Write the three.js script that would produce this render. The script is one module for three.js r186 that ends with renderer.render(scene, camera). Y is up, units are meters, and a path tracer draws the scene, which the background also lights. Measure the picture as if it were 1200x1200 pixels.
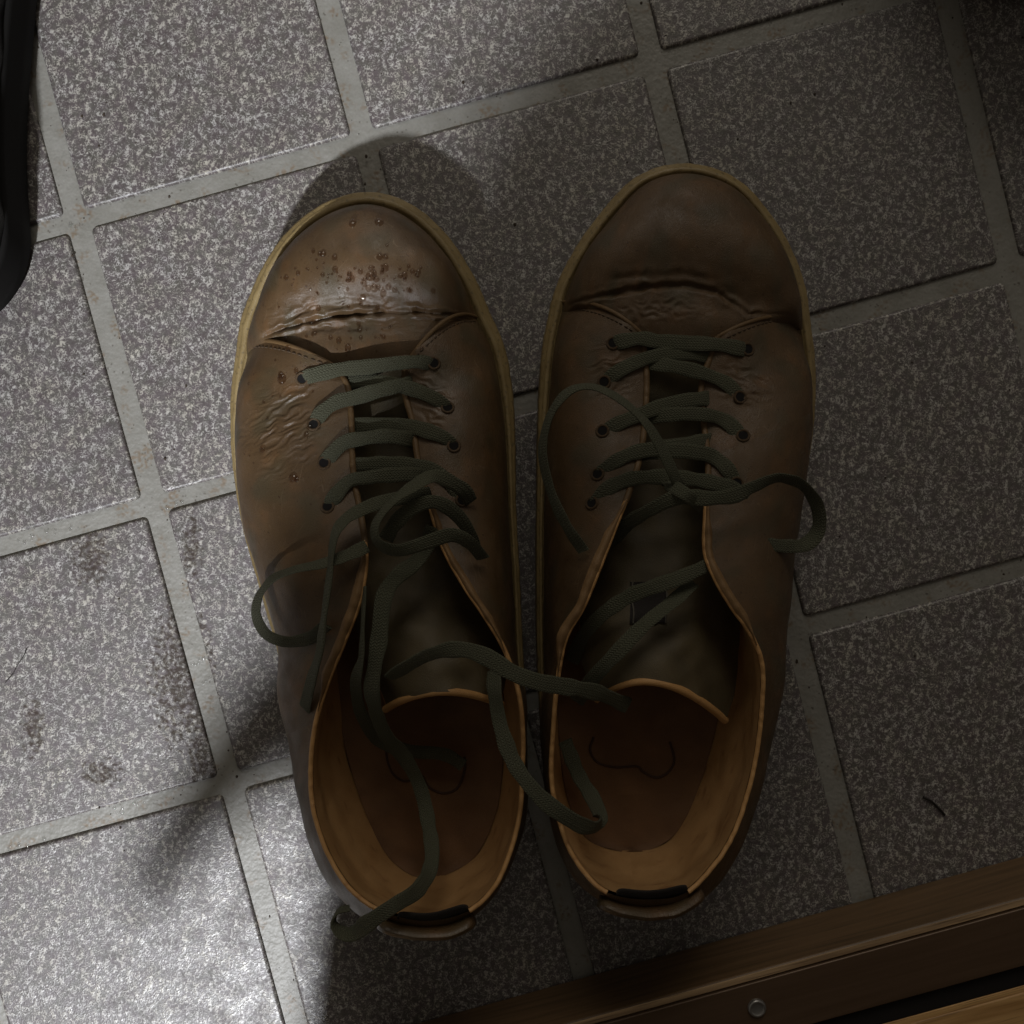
import * as THREE from 'three';
import { mergeGeometries } from 'three/addons/utils/BufferGeometryUtils.js';
import { RoundedBoxGeometry } from 'three/addons/geometries/RoundedBoxGeometry.js';
import { RectAreaLightUniformsLib } from 'three/addons/lights/RectAreaLightUniformsLib.js';
import { createNoise2D, createNoise3D } from 'simplex-noise';

// ---------------------------------------------------------------- camera, lights, exposure
const H = 0.4514;
const camera = new THREE.PerspectiveCamera(53, 1, 0.02, 12);
camera.position.set(0, H, 0);
camera.up.set(0, 0, -1);
camera.lookAt(0.0022 * H, 0, 0.0364 * H);
camera.updateMatrixWorld(true);

const scene = new THREE.Scene();
scene.background = new THREE.Color().setRGB(0.086, 0.077, 0.064);

const LAMP = new THREE.Vector3(-0.31, 1.36, 1.16);  // unseen lamp, placed to light the floor from the lower left
const key = new THREE.PointLight(new THREE.Color().setRGB(0.96, 0.98, 1.02), 13.4, 0, 2);
key.position.copy(LAMP);
key.castShadow = true;
key.shadow.radius = 1.9;
key.shadow.mapSize.set(2048, 2048);
scene.add(key);

RectAreaLightUniformsLib.init();
const DOOR = new THREE.Vector3(0.05, 1.35, -1.6);  // unseen door pane, placed to light the shoes from beyond the toes
const fill = new THREE.RectAreaLight(new THREE.Color().setRGB(1.0, 0.91, 0.77), 2.4, 0.9, 1.1);
fill.position.copy(DOOR); fill.lookAt(DOOR.x, DOOR.y, 0);
scene.add(fill);

const renderer = new THREE.WebGLRenderer({ antialias: true });
renderer.toneMapping = THREE.LinearToneMapping;
renderer.toneMappingExposure = 1.0;
renderer.shadowMap.enabled = true;

// ---------------------------------------------------------------- helpers
let seed = 7;
const rnd = () => { seed = (seed + 0x6d2b79f5) | 0; let t = Math.imul(seed ^ (seed >>> 15), 1 | seed); t = (t + Math.imul(t ^ (t >>> 7), 61 | t)) ^ t; return ((t ^ (t >>> 14)) >>> 0) / 4294967296; };
const n2 = createNoise2D(rnd), n2b = createNoise2D(rnd), n3 = createNoise3D(rnd);
const clamp = (x, a = 0, b = 1) => Math.min(b, Math.max(a, x));
const lerp = (a, b, t) => a + (b - a) * t;
const smooth = (x, a, b) => { const t = clamp((x - a) / (b - a)); return t * t * (3 - 2 * t); };
const V = (x, y, z) => new THREE.Vector3(x, y, z);

// a place in the photograph (1200 x 1200) at height h above the tiles -> metres
function P(px, py, h = 0) {
  const v = V((px - 600) / 600, -(py - 600) / 600, 0.5).unproject(camera).sub(camera.position);
  return camera.position.clone().addScaledVector(v, (h - H) / v.y);
}
function toPx(v) { const q = v.clone().project(camera); return [600 + q.x * 600, 600 - q.y * 600]; }

const used = {};
function numbered(name) { const k = used[name] = (used[name] ?? -1) + 1; return k ? name + '_' + String(k).padStart(3, '0') : name; }
function thing(name, label, category, group) {
  const o = new THREE.Group(); o.name = numbered(name); scene.add(o);
  o.userData = { label, category }; if (group) o.userData.group = group;
  return o;
}
function mesh(name, geo, mat, parent = scene, label) {
  const m = new THREE.Mesh(geo, mat); m.name = parent === scene ? numbered(name) : name;
  m.castShadow = m.receiveShadow = true;
  if (label) m.userData.label = label;
  parent.add(m); return m;
}
function texture(w, h, fn, srgb) {
  const d = new Uint8Array(w * h * 4);
  for (let y = 0, i = 0; y < h; y++) for (let x = 0; x < w; x++, i += 4) {
    const c = fn(x, y);
    if (srgb) for (let k = 0; k < 3; k++) { const l = clamp(c[k]); d[i + k] = 255 * (l <= 0.0031308 ? l * 12.92 : 1.055 * Math.pow(l, 1 / 2.4) - 0.055); }
    else { const g = 255 * clamp(c); d[i] = d[i + 1] = d[i + 2] = g; }
    d[i + 3] = 255;
  }
  const t = new THREE.DataTexture(d, w, h);
  t.wrapS = t.wrapT = THREE.RepeatWrapping; t.magFilter = THREE.LinearFilter; t.minFilter = THREE.LinearMipmapLinearFilter; t.generateMipmaps = true;
  if (srgb) t.colorSpace = THREE.SRGBColorSpace;
  t.needsUpdate = true; return t;
}
const mix3 = (a, b, t) => [lerp(a[0], b[0], t), lerp(a[1], b[1], t), lerp(a[2], b[2], t)];
const fbm = (x, y, o = 4) => { let s = 0, a = 0.5; for (let i = 0; i < o; i++) { s += a * n2(x, y); x = x * 2.03 + 17.1; y = y * 2.03 - 9.7; a *= 0.5; } return s; };

// distance from a point to a polyline (xz), with the place along it
function distLine(x, z, pts) {
  let best = 1, at = 0;
  for (let i = 0; i + 1 < pts.length; i++) {
    const [ax, az] = pts[i], bx = pts[i + 1][0] - ax, bz = pts[i + 1][1] - az;
    const t = clamp(((x - ax) * bx + (z - az) * bz) / (bx * bx + bz * bz));
    const d = Math.hypot(x - ax - bx * t, z - az - bz * t);
    if (d < best) { best = d; at = (i + t) / (pts.length - 1); }
  }
  return [best, at];
}

// ---------------------------------------------------------------- floor textures (one sheet covers the view, metres -> uv)
const FS = 0.56, FN = 2048;                                    // side of the sheet
const dirtSpots = [[212, 790, 26, 60], [105, 655, 16, 24], [120, 905, 18, 12], [38, 850, 10, 26], [225, 640, 8, 30], [236, 880, 12, 40]].map(([x, y, a, b]) => { const p = P(x, y); return [p.x, p.z, a / 2661, b / 2661]; });
const fleck = new Float32Array(FN * FN), dirt = new Float32Array(FN * FN);
for (let y = 0, i = 0; y < FN; y++) for (let x = 0; x < FN; x++, i++) {
  const mx = (x / FN - 0.5) * FS, mz = (y / FN - 0.5) * FS, X = mx * 1000, Z = mz * 1000;   // millimetres
  const wx = n2(X * 0.33, Z * 0.33) * 1.3, wz = n2b(X * 0.33 + 40, Z * 0.33) * 1.3;
  const r1 = 1 - Math.abs(n2((X + wx) * 0.33, (Z + wz) * 0.33)) * 2.9;                       // worm-like flecks
  const r2 = n2b((X - wz) * 0.55, (Z + wx) * 0.55), r3 = 1 - Math.abs(n2b((X + wz) * 0.48 + 55, (Z - wx) * 0.48)) * 3.4;
  const gate = n2b(X * 0.2 + 90, Z * 0.2 - 30), gate2 = n2(X * 0.31 - 70, Z * 0.31 + 15);
  fleck[i] = clamp(smooth(r1, 0.3, 0.8) * smooth(gate, -0.35, 0.25) * 0.8 + smooth(r3, 0.3, 0.8) * smooth(gate2, 0, 0.4) * 0.6 + smooth(r2, 0.42, 0.72) * (0.55 + 0.45 * gate2));
  let d = 0;
  for (const [sx, sz, a, b] of dirtSpots) { const q = Math.hypot((mx - sx) / a, (mz - sz) / b); if (q < 1.6) d = Math.max(d, smooth(1.6 - q + 1.0 * n2(X * 0.25, Z * 0.25), 0.2, 0.9)); }
  dirt[i] = d * (0.35 + 0.65 * smooth(n2b(X * 0.32, Z * 0.5), -0.7, 0.3));
}
const tileMap = texture(FN, FN, (x, y) => {
  const i = y * FN + x, X = (x / FN) * FS * 1000, Z = (y / FN) * FS * 1000;
  const tone = 0.5 + 0.5 * n2(X * 0.045, Z * 0.045), patch = 0.5 + 0.5 * n2b(X * 0.13, Z * 0.13), fine = n2(X * 1.1, Z * 1.1);
  let base = mix3([0.094, 0.075, 0.08], [0.086, 0.081, 0.07], patch);
  base = mix3(base, [0.07, 0.058, 0.058], smooth(n2(X * 0.3 + 9, Z * 0.3), 0.1, 0.8) * 0.8);
  const fl = mix3([0.5, 0.492, 0.475], [0.44, 0.42, 0.355], tone);
  let c = mix3(base, fl, fleck[i] * 0.95);
  const k = 1 + 0.16 * fine + 0.1 * (tone - 0.5);
  c = mix3(c, [0.05, 0.038, 0.028], dirt[i] * 0.65);
  return [c[0] * k, c[1] * k, c[2] * k];
}, true);
const tileBump = texture(FN, FN, (x, y) => { const i = y * FN + x, X = (x / FN) * FS * 1000, Z = (y / FN) * FS * 1000; return clamp(0.35 + 0.4 * fleck[i] + 0.14 * n2(X * 0.9, Z * 0.9) + 0.1 * n2b(X * 0.18, Z * 0.18)); });
const tileRough = texture(1024, 1024, (x, y) => { const i = (y * 2) * FN + x * 2, X = (x / 1024) * FS * 1000, Z = (y / 1024) * FS * 1000; return clamp(0.53 - 0.06 * fleck[i] + 0.1 * n2(X * 0.06, Z * 0.06) + 0.1 * n2b(X * 0.5, Z * 0.5) + 0.3 * dirt[i], 0.2, 0.95); });
const tileSpec = (() => {
  const d = new Uint8Array(1024 * 1024 * 4);
  for (let y = 0, i = 0; y < 1024; y++) for (let x = 0; x < 1024; x++, i += 4) { d[i] = d[i + 1] = d[i + 2] = 255; d[i + 3] = 255 * (1 - 0.85 * dirt[y * 2 * FN + x * 2]); }
  const t = new THREE.DataTexture(d, 1024, 1024); t.wrapS = t.wrapT = THREE.RepeatWrapping; t.magFilter = THREE.LinearFilter; t.needsUpdate = true; return t;
})();
const groutMap = texture(1024, 1024, (x, y) => {
  const X = (x / 1024) * FS * 1000, Z = (y / 1024) * FS * 1000;
  const a = 0.5 + 0.5 * fbm(X * 0.05, Z * 0.05), b = 0.5 + 0.5 * n2b(X * 0.6, Z * 0.6);
  let c = mix3([0.19, 0.184, 0.162], [0.27, 0.264, 0.243], a);
  const pit = smooth(n2(X * 0.42 + 300, Z * 0.42), 0.8, 0.88) * smooth(n2b(X * 0.06 - 50, Z * 0.06), 0.0, 0.3);
  const k = 0.93 + 0.12 * b; c = [c[0] * k, c[1] * k, c[2] * k];
  c = mix3(c, [0.17, 0.12, 0.075], 0.75 * smooth(n2b(X * 0.07 + 20, Z * 0.07), 0.25, 0.8) * smooth(n2(X * 0.4, Z * 0.4), -0.3, 0.6));
  return mix3(c, [0.06, 0.05, 0.04], pit * 0.85);
}, true);
const groutBump = texture(1024, 1024, (x, y) => { const X = (x / 1024) * FS * 1000, Z = (y / 1024) * FS * 1000; return clamp(0.5 + 0.25 * fbm(X * 0.25, Z * 0.25) + 0.12 * n2(X * 1.2, Z * 1.2)); });

const M = {};
M.tiles = [1, 0.93, 1.05, 0.97].map((k) => new THREE.MeshPhysicalMaterial({ map: tileMap, color: new THREE.Color().setRGB(k, k * 0.995, k * 1.005), bumpMap: tileBump, bumpScale: 0.0002, roughnessMap: tileRough, roughness: 1, ior: 1.7, specularIntensityMap: tileSpec }));
M.grout = new THREE.MeshStandardMaterial({ map: groutMap, bumpMap: groutBump, bumpScale: 0.0006, roughness: 0.5 });

const floorUV = (g) => { const p = g.attributes.position, uv = new Float32Array(p.count * 2); for (let i = 0; i < p.count; i++) { uv[i * 2] = p.getX(i) / FS + 0.5; uv[i * 2 + 1] = p.getZ(i) / FS + 0.5; } g.setAttribute('uv', new THREE.BufferAttribute(uv, 2)); return g; };
const gg = new THREE.PlaneGeometry(2.4, 2.4, 2, 2).rotateX(-Math.PI / 2).translate(0, -0.0017, 0);
const floor = mesh('floor', floorUV(gg), M.grout); floor.userData.kind = 'structure';

// ---------------------------------------------------------------- tiles
const TH = 0.26777, SK = -0.01284, U = V(Math.cos(TH), 0, -Math.sin(TH)).multiplyScalar(0.13), W = V(Math.sin(TH + SK), 0, Math.cos(TH + SK)).multiplyScalar(0.1277), O = V(-0.18866, 0, -0.11021);
const stepA = P(1200, 1001), stepB = P(530, 1186), e1 = stepB.clone().sub(stepA).setY(0).normalize(), e2 = V(e1.z, 0, -e1.x);
if (e2.z < 0) e2.negate();
const beyond = (v) => v.clone().sub(stepA).dot(e2);               // > 0 behind the step's front
const underStep = (c) => { const q = c.clone().addScaledVector(U, 0.5); return beyond(q) > (q.sub(stepA).dot(e1) < 0.4 ? 0 : 0.12); };
for (let j = -4; j <= 4; j++) for (let i = -3; i <= 6; i++) {
  const c0 = O.clone().addScaledVector(U, i).addScaledVector(W, j);
  if (underStep(c0)) continue;
  const gu = 0.0098 / 0.13 / 2, gw = 0.0084 / 0.1277 / 2, r = 0.0022, ru = r / 0.13, rw = r / 0.1277, jit = () => (rnd() - 0.5) * 0.006;
  const a = gu + jit() * 0.6, b = 1 - gu + jit() * 0.6, c = gw + jit() * 0.6, d = underStep(c0.clone().add(W)) ? 1.035 : 1 - gw + jit() * 0.6, ring = [];
  const corner = (x, y, sx, sy) => { for (let k = 0; k <= 4; k++) { const t = (k / 4) * Math.PI / 2; ring.push([x + sx(t) * ru, y + sy(t) * rw]); } };
  corner(b - ru, d - rw, (t) => Math.cos(t), (t) => Math.sin(t)); corner(a + ru, d - rw, (t) => -Math.sin(t), (t) => Math.cos(t));
  corner(a + ru, c + rw, (t) => -Math.cos(t), (t) => -Math.sin(t)); corner(b - ru, c + rw, (t) => Math.sin(t), (t) => -Math.cos(t));
  // rings from the grout up over a rounded arris, then the top
  const prof = [[0, -0.006], [0, -0.0012], [0.00035, -0.0005], [0.0009, -0.0001], [0.0016, 0]], pos = [], idx = [], n = ring.length;
  const lift = (rnd() - 0.5) * 0.0003;
  for (const [ins, y] of prof) for (const [x, z] of ring) {
    const sx = 1 - 2 * ins / 0.12, q = c0.clone().addScaledVector(U, 0.5 + (x - 0.5) * sx).addScaledVector(W, 0.5 + (z - 0.5) * sx);
    pos.push(q.x, y + lift, q.z);
  }
  for (let k = 0; k + 1 < prof.length; k++) for (let q = 0; q < n; q++) { const p0 = k * n + q, p1 = k * n + (q + 1) % n; idx.push(p0, p0 + n, p1, p1, p0 + n, p1 + n); }
  const ctr = c0.clone().addScaledVector(U, 0.5).addScaledVector(W, 0.5), ci = pos.length / 3; pos.push(ctr.x, lift, ctr.z);
  for (let q = 0; q < n; q++) idx.push((prof.length - 1) * n + q, ci, (prof.length - 1) * n + (q + 1) % n);
  const g = new THREE.BufferGeometry(); g.setAttribute('position', new THREE.Float32BufferAttribute(pos, 3)); g.setIndex(idx); g.computeVertexNormals();
  mesh(numbered('tile'), floorUV(g), M.tiles[Math.floor(rnd() * 4)], floor);
}

// ---------------------------------------------------------------- surfaces
function rail(points, byLength) {
  const n = points.length, cum = [0];
  if (byLength) for (let i = 1; i < n; i++) cum.push(cum[i - 1] + points[i].distanceTo(points[i - 1]));
  const cr = (a, b, c, d, t) => 0.5 * (2 * b + (c - a) * t + (2 * a - 5 * b + 4 * c - d) * t * t + (3 * b - a - 3 * c + d) * t * t * t);
  return (t) => {
    let i, f;
    if (byLength) { const L = clamp(t) * cum[n - 1]; i = 0; while (i < n - 2 && cum[i + 1] < L) i++; f = (L - cum[i]) / (cum[i + 1] - cum[i]); }
    else { i = Math.min(n - 2, Math.floor(clamp(t) * (n - 1))); f = clamp(t) * (n - 1) - i; }
    const b = points[i], c = points[i + 1], a = points[i - 1] ?? b.clone().multiplyScalar(2).sub(c), d = points[i + 2] ?? c.clone().multiplyScalar(2).sub(b);
    return V(cr(a.x, b.x, c.x, d.x, f), cr(a.y, b.y, c.y, d.y, f), cr(a.z, b.z, c.z, d.z, f));
  };
}
// grid of points -> mesh geometry with uv in metres; disp(x, z, y, t, s) pushes along the normal
function grid(nt, ns, at, disp, flip) {
  const base = []; for (let i = 0; i <= nt; i++) for (let j = 0; j <= ns; j++) base.push(at(i / nt, j / ns));
  const id = (i, j) => i * (ns + 1) + j, uv = new Float32Array(base.length * 2);
  for (let i = 0; i <= nt; i++) for (let j = 0; j <= ns; j++) {
    const k = id(i, j);
    uv[k * 2] = i ? uv[id(i - 1, j) * 2] + base[k].distanceTo(base[id(i - 1, j)]) : 0;
    uv[k * 2 + 1] = j ? uv[id(i, j - 1) * 2 + 1] + base[k].distanceTo(base[id(i, j - 1)]) : 0;
  }
  const mid = ns >> 1; for (let i = 0; i <= nt; i++) { const u = uv[id(i, mid) * 2]; for (let j = 0; j <= ns; j++) uv[id(i, j) * 2] = u; }
  const out = base.map((p) => p.clone());
  if (disp) for (let i = 0; i <= nt; i++) for (let j = 0; j <= ns; j++) {
    const a = base[id(Math.min(nt, i + 1), j)].clone().sub(base[id(Math.max(0, i - 1), j)]), b = base[id(i, Math.min(ns, j + 1))].clone().sub(base[id(i, Math.max(0, j - 1))]);
    const nrm = a.cross(b).normalize(); if (nrm.y < 0 && Math.abs(nrm.y) > 0.05 && !flip) nrm.negate(); if (flip) nrm.multiplyScalar(flip);
    const p = base[id(i, j)]; out[id(i, j)].addScaledVector(nrm, disp(p, i / nt, j / ns));
  }
  const pos = new Float32Array(out.length * 3); out.forEach((p, k) => p.toArray(pos, k * 3));
  const idx = []; for (let i = 0; i < nt; i++) for (let j = 0; j < ns; j++) idx.push(id(i, j), id(i + 1, j), id(i, j + 1), id(i, j + 1), id(i + 1, j), id(i + 1, j + 1));
  const g = new THREE.BufferGeometry();
  g.setAttribute('position', new THREE.BufferAttribute(pos, 3)); g.setAttribute('uv', new THREE.BufferAttribute(uv, 2)); g.setIndex(idx); g.computeVertexNormals();
  return g;
}
// band swept along points: profile of (across, up) metres per sample; frame from the tangent and a rolled up vector
function ribbon(points, width, thick, { n = 0, taper = 0.12, ripple = 0, round = 0 } = {}) {
  const pos3 = points.map((p) => p.v), r = rail(pos3, true), L = pos3.slice(1).reduce((s, p, i) => s + p.distanceTo(pos3[i]), 0), N = n || Math.max(12, Math.ceil(L / 0.0016)), SEC = 12;
  const cum = [0]; for (let i = 1; i < pos3.length; i++) cum.push(cum[i - 1] + pos3[i].distanceTo(pos3[i - 1]));
  const rollAt = (t) => { const l = t * L; let i = 0; while (i < cum.length - 2 && cum[i + 1] < l) i++; const f = smooth((l - cum[i]) / (cum[i + 1] - cum[i]), 0, 1); return lerp(points[i].roll, points[i + 1].roll, f); };
  const pos = [], uv = [], idx = [], ph = rnd() * 50;
  for (let i = 0; i <= N; i++) {
    const t = i / N, c = r(t), T = r(Math.min(1, t + 0.004)).sub(r(Math.max(0, t - 0.004))).normalize();
    let side = V(0, 1, 0).cross(T); if (side.lengthSq() < 0.02) side.set(1, 0, 0); side.normalize();
    let nor = T.clone().cross(side).normalize();
    const a = (rollAt(t) + ripple * n2(t * L * 60 + ph, 1)) * Math.PI / 180, s2 = side.clone().multiplyScalar(Math.cos(a)).addScaledVector(nor, Math.sin(a)), nn = nor.clone().multiplyScalar(Math.cos(a)).addScaledVector(side, -Math.sin(a));
    const w = width * (1 - taper * 0.5 + taper * n2(t * L * 90, ph)) * (round ? Math.sqrt(Math.max(0.02, 1 - Math.pow(Math.abs(2 * t - 1), round))) : 1);
    for (let k = 0; k <= SEC; k++) {
      const q = (k / SEC) * Math.PI * 2, cx = Math.sign(Math.cos(q)) * Math.pow(Math.abs(Math.cos(q)), 0.55), cy = Math.sign(Math.sin(q)) * Math.pow(Math.abs(Math.sin(q)), 0.8);
      const p = c.clone().addScaledVector(s2, cx * w / 2).addScaledVector(nn, cy * thick / 2);
      pos.push(p.x, p.y, p.z); uv.push((cx * 0.5 + 0.5) * width, t * L);
    }
  }
  for (let i = 0; i < N; i++) for (let k = 0; k < SEC; k++) { const p0 = i * (SEC + 1) + k, p1 = p0 + SEC + 1; idx.push(p0, p1, p0 + 1, p0 + 1, p1, p1 + 1); }
  for (const e of [0, N]) { const ci = pos.length / 3, c = r(e / N); pos.push(c.x, c.y, c.z); uv.push(width / 2, e / N * L); for (let k = 0; k < SEC; k++) idx.push(e * (SEC + 1) + k, e * (SEC + 1) + k + 1, ci); }
  const g = new THREE.BufferGeometry(); g.setAttribute('position', new THREE.Float32BufferAttribute(pos, 3)); g.setAttribute('uv', new THREE.Float32BufferAttribute(uv, 2)); g.setIndex(idx); g.computeVertexNormals();
  return g;
}
function tube(fn, radius, n, squash = 1) {
  const pos = [], uv = [], idx = [], S = 8; let L = 0, last;
  for (let i = 0; i <= n; i++) {
    const t = i / n, c = fn(t), T = fn(Math.min(1, t + 0.002)).sub(fn(Math.max(0, t - 0.002))).normalize(), side = V(0, 1, 0).cross(T).normalize(), up = T.clone().cross(side);
    if (last) L += c.distanceTo(last); last = c;
    for (let k = 0; k <= S; k++) { const q = k / S * Math.PI * 2, p = c.clone().addScaledVector(side, Math.cos(q) * radius).addScaledVector(up, Math.sin(q) * radius * squash); pos.push(p.x, p.y, p.z); uv.push(k / S * radius * 6, L); }
  }
  for (let i = 0; i < n; i++) for (let k = 0; k < S; k++) { const a = i * (S + 1) + k, b = a + S + 1; idx.push(a, b, a + 1, a + 1, b, b + 1); }
  const g = new THREE.BufferGeometry(); g.setAttribute('position', new THREE.Float32BufferAttribute(pos, 3)); g.setAttribute('uv', new THREE.Float32BufferAttribute(uv, 2)); g.setIndex(idx); g.computeVertexNormals();
  return g;
}

// ---------------------------------------------------------------- materials of the shoes
const LS = 0.16;                                                   // leather sheet side in metres
const sheet = (t) => { t.repeat.set(1 / LS, 1 / LS); return t; };
const leatherMap = (dry) => sheet(texture(1024, 1024, (x, y) => {
  const X = x / 1024 * 160, Y = y / 1024 * 160;
  const a = 0.5 + 0.5 * fbm(X * 0.035, Y * 0.035, 4), b = 0.5 + 0.5 * fbm(X * 0.16 + 50, Y * 0.16, 3), f = n2(X * 1.6, Y * 1.6);
  let c = mix3([0.055, 0.0325, 0.015], [0.099, 0.06, 0.029], a);
  c = mix3(c, [0.15, 0.072, 0.027], 0.28 * smooth(fbm(X * 0.04 + 80, Y * 0.04 - 20, 3), 0.15, 0.6)); c = mix3(c, [0.17, 0.12, 0.075], 0.4 * smooth(1 - 14 * Math.abs(n2(X * 0.05 + Y * 0.11, Y * 0.05 - X * 0.02 + 60)), 0.2, 0.9) * smooth(n2b(X * 0.09, Y * 0.09 + 11), 0.25, 0.6)); c = mix3(c, [0.13, 0.09, 0.055], 0.25 * smooth(b, 0.6, 0.95));
  c = mix3(c, [0.05, 0.043, 0.024], 0.55 * smooth(n2b(X * 0.045, Y * 0.045), 0.1, 0.9));
  c = mix3(c, [0.032, 0.014, 0.008], 0.75 * smooth(n2b(X * 0.42, Y * 0.42 + 70), 0.78, 0.92));
  const k = dry * (1 + 0.09 * f);
  return [c[0] * k, c[1] * k, c[2] * k];
}, true));
const leatherBump = sheet(texture(1024, 1024, (x, y) => {
  const X = x / 1024 * 160, Y = y / 1024 * 160, w = n2(X * 0.5, Y * 0.5) * 0.8;
  return clamp(0.55 - 0.28 * (1 - Math.abs(n2b(X * 0.85 + w, Y * 0.85 - w))) + 0.22 * n2(X * 2.4, Y * 2.4) + 0.05 * fbm(X * 0.2, Y * 0.2, 3));
}));
const leatherRough = sheet(texture(512, 512, (x, y) => { const X = x / 512 * 160, Y = y / 512 * 160; return clamp(0.5 + 0.22 * fbm(X * 0.06, Y * 0.06) + 0.08 * n2(X * 1.1, Y * 1.1), 0.25, 0.9); }));
M.leather = new THREE.MeshPhysicalMaterial({ map: leatherMap(1.2), bumpMap: leatherBump, bumpScale: 0.00024, roughnessMap: leatherRough, roughness: 0.88, clearcoat: 0.1, clearcoatRoughness: 0.45, specularIntensity: 0.8 });
M.leatherDry = new THREE.MeshPhysicalMaterial({ map: leatherMap(1.15), bumpMap: leatherBump, bumpScale: 0.00035, roughnessMap: leatherRough, roughness: 1.05, specularIntensity: 0.8 });
const liningMap = sheet(texture(512, 512, (x, y) => {
  const X = x / 512 * 160, Y = y / 512 * 160, a = 0.5 + 0.5 * fbm(X * 0.05 + 7, Y * 0.05), f = n2(X * 1.3, Y * 1.3);
  let c = mix3([0.34, 0.185, 0.07], [0.46, 0.275, 0.12], a);
  c = mix3(c, [0.16, 0.055, 0.02], 0.45 * smooth(fbm(X * 0.05, Y * 0.12 + 33, 3), 0.3, 0.7));
  const k = 1 + 0.07 * f; return [c[0] * k, c[1] * k, c[2] * k];
}, true));
M.lining = new THREE.MeshStandardMaterial({ map: liningMap, bumpMap: leatherBump, bumpScale: 0.0003, roughness: 0.6 });
M.rim = new THREE.MeshStandardMaterial({ map: liningMap, color: new THREE.Color().setRGB(1.15, 1.1, 1.0), bumpMap: leatherBump, bumpScale: 0.0003, roughness: 0.55 });
const insoleMap = sheet(texture(512, 512, (x, y) => {
  const X = x / 512 * 160, Y = y / 512 * 160, a = 0.5 + 0.5 * fbm(X * 0.04 + 3, Y * 0.04), f = n2(X * 1.2, Y * 1.2);
  const c = mix3([0.1, 0.05, 0.022], [0.19, 0.1, 0.045], a), k = 1 + 0.1 * f; return [c[0] * k, c[1] * k, c[2] * k];
}, true));
M.facing = new THREE.MeshStandardMaterial({ map: liningMap, color: new THREE.Color().setRGB(0.46, 0.45, 0.42), bumpMap: leatherBump, bumpScale: 0.0003, roughness: 0.65 });
M.rawEdge = new THREE.MeshStandardMaterial({ map: liningMap, color: new THREE.Color().setRGB(0.3, 0.3, 0.27), bumpMap: leatherBump, bumpScale: 0.0003, roughness: 0.6 });
M.insole = new THREE.MeshStandardMaterial({ map: insoleMap, bumpMap: leatherBump, bumpScale: 0.0003, roughness: 0.7 });
M.stampLine = new THREE.MeshStandardMaterial({ color: new THREE.Color().setRGB(0.05, 0.024, 0.012), roughness: 0.7 });
M.stamp = new THREE.MeshStandardMaterial({ map: insoleMap, color: new THREE.Color().setRGB(0.85, 0.83, 0.8), bumpMap: leatherBump, bumpScale: 0.0002, roughness: 0.6 });
const rubberMap = sheet(texture(512, 512, (x, y) => {
  const X = x / 512 * 160, Y = y / 512 * 160, a = 0.5 + 0.5 * fbm(X * 0.07 + 3, Y * 0.07), f = n2(X * 1.2, Y * 1.2);
  let c = mix3([0.205, 0.146, 0.063], [0.305, 0.226, 0.104], a);
  c = mix3(c, [0.1, 0.075, 0.04], 0.6 * smooth(n2b(X * 0.3, Y * 0.3), 0.5, 0.9));
  const k = 1 + 0.06 * f; return [c[0] * k, c[1] * k, c[2] * k];
}, true));
M.rubber = new THREE.MeshStandardMaterial({ map: rubberMap, bumpMap: leatherBump, bumpScale: 0.0002, roughness: 0.48 });
const tongueMap = sheet(texture(512, 512, (x, y) => {
  const X = x / 512 * 160, Y = y / 512 * 160, a = 0.5 + 0.5 * fbm(X * 0.06 + 13, Y * 0.06), f = n2(X * 1.5, Y * 1.5);
  const c = mix3([0.06, 0.045, 0.022], [0.1, 0.075, 0.036], a), k = 1 + 0.08 * f; return [c[0] * k, c[1] * k, c[2] * k];
}, true));
M.tongue = new THREE.MeshStandardMaterial({ map: tongueMap, bumpMap: leatherBump, bumpScale: 0.0003, roughness: 0.62 });
// lace weave: chevrons across 6 mm
const weave = (x, y) => { const u = x / 64 * 6, v = y / 64 * 6, m = Math.abs(((u * 1.05) % 1) - 0.5) * 2, c = Math.abs(((v * 0.9 + (Math.floor(u * 1.05) % 2 ? u : -u) * 0.75) % 1 + 1) % 1 - 0.5) * 2; return 0.25 + 0.5 * c * (0.4 + 0.6 * (1 - m)); };
const laceSheet = (t) => { t.repeat.set(1 / 0.006, 1 / 0.006); return t; };
M.lace = new THREE.MeshStandardMaterial({
  map: laceSheet(texture(64, 64, (x, y) => { const k = 0.55 + 0.9 * weave(x, y) + 0.2 * (rnd() - 0.5); return [0.074 * k, 0.075 * k, 0.046 * k]; }, true)),
  bumpMap: laceSheet(texture(64, 64, weave)), bumpScale: 0.0008, roughness: 0.88,
});
M.hole = new THREE.MeshStandardMaterial({ color: new THREE.Color().setRGB(0.004, 0.003, 0.003), roughness: 1 });  // near-black colour standing in for shade in eyelets and step gap
M.dark = new THREE.MeshStandardMaterial({ color: new THREE.Color().setRGB(0.012, 0.01, 0.009), roughness: 0.7 });
M.labelCloth = new THREE.MeshStandardMaterial({ color: new THREE.Color().setRGB(0.016, 0.012, 0.01), bumpMap: laceSheet(texture(64, 64, weave)), bumpScale: 0.0003, roughness: 0.85 });
M.seam = new THREE.MeshStandardMaterial({ color: new THREE.Color().setRGB(0.07, 0.045, 0.025), roughness: 0.8 });
M.thread = new THREE.MeshStandardMaterial({ color: new THREE.Color().setRGB(0.1, 0.09, 0.07), roughness: 0.8 });
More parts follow.
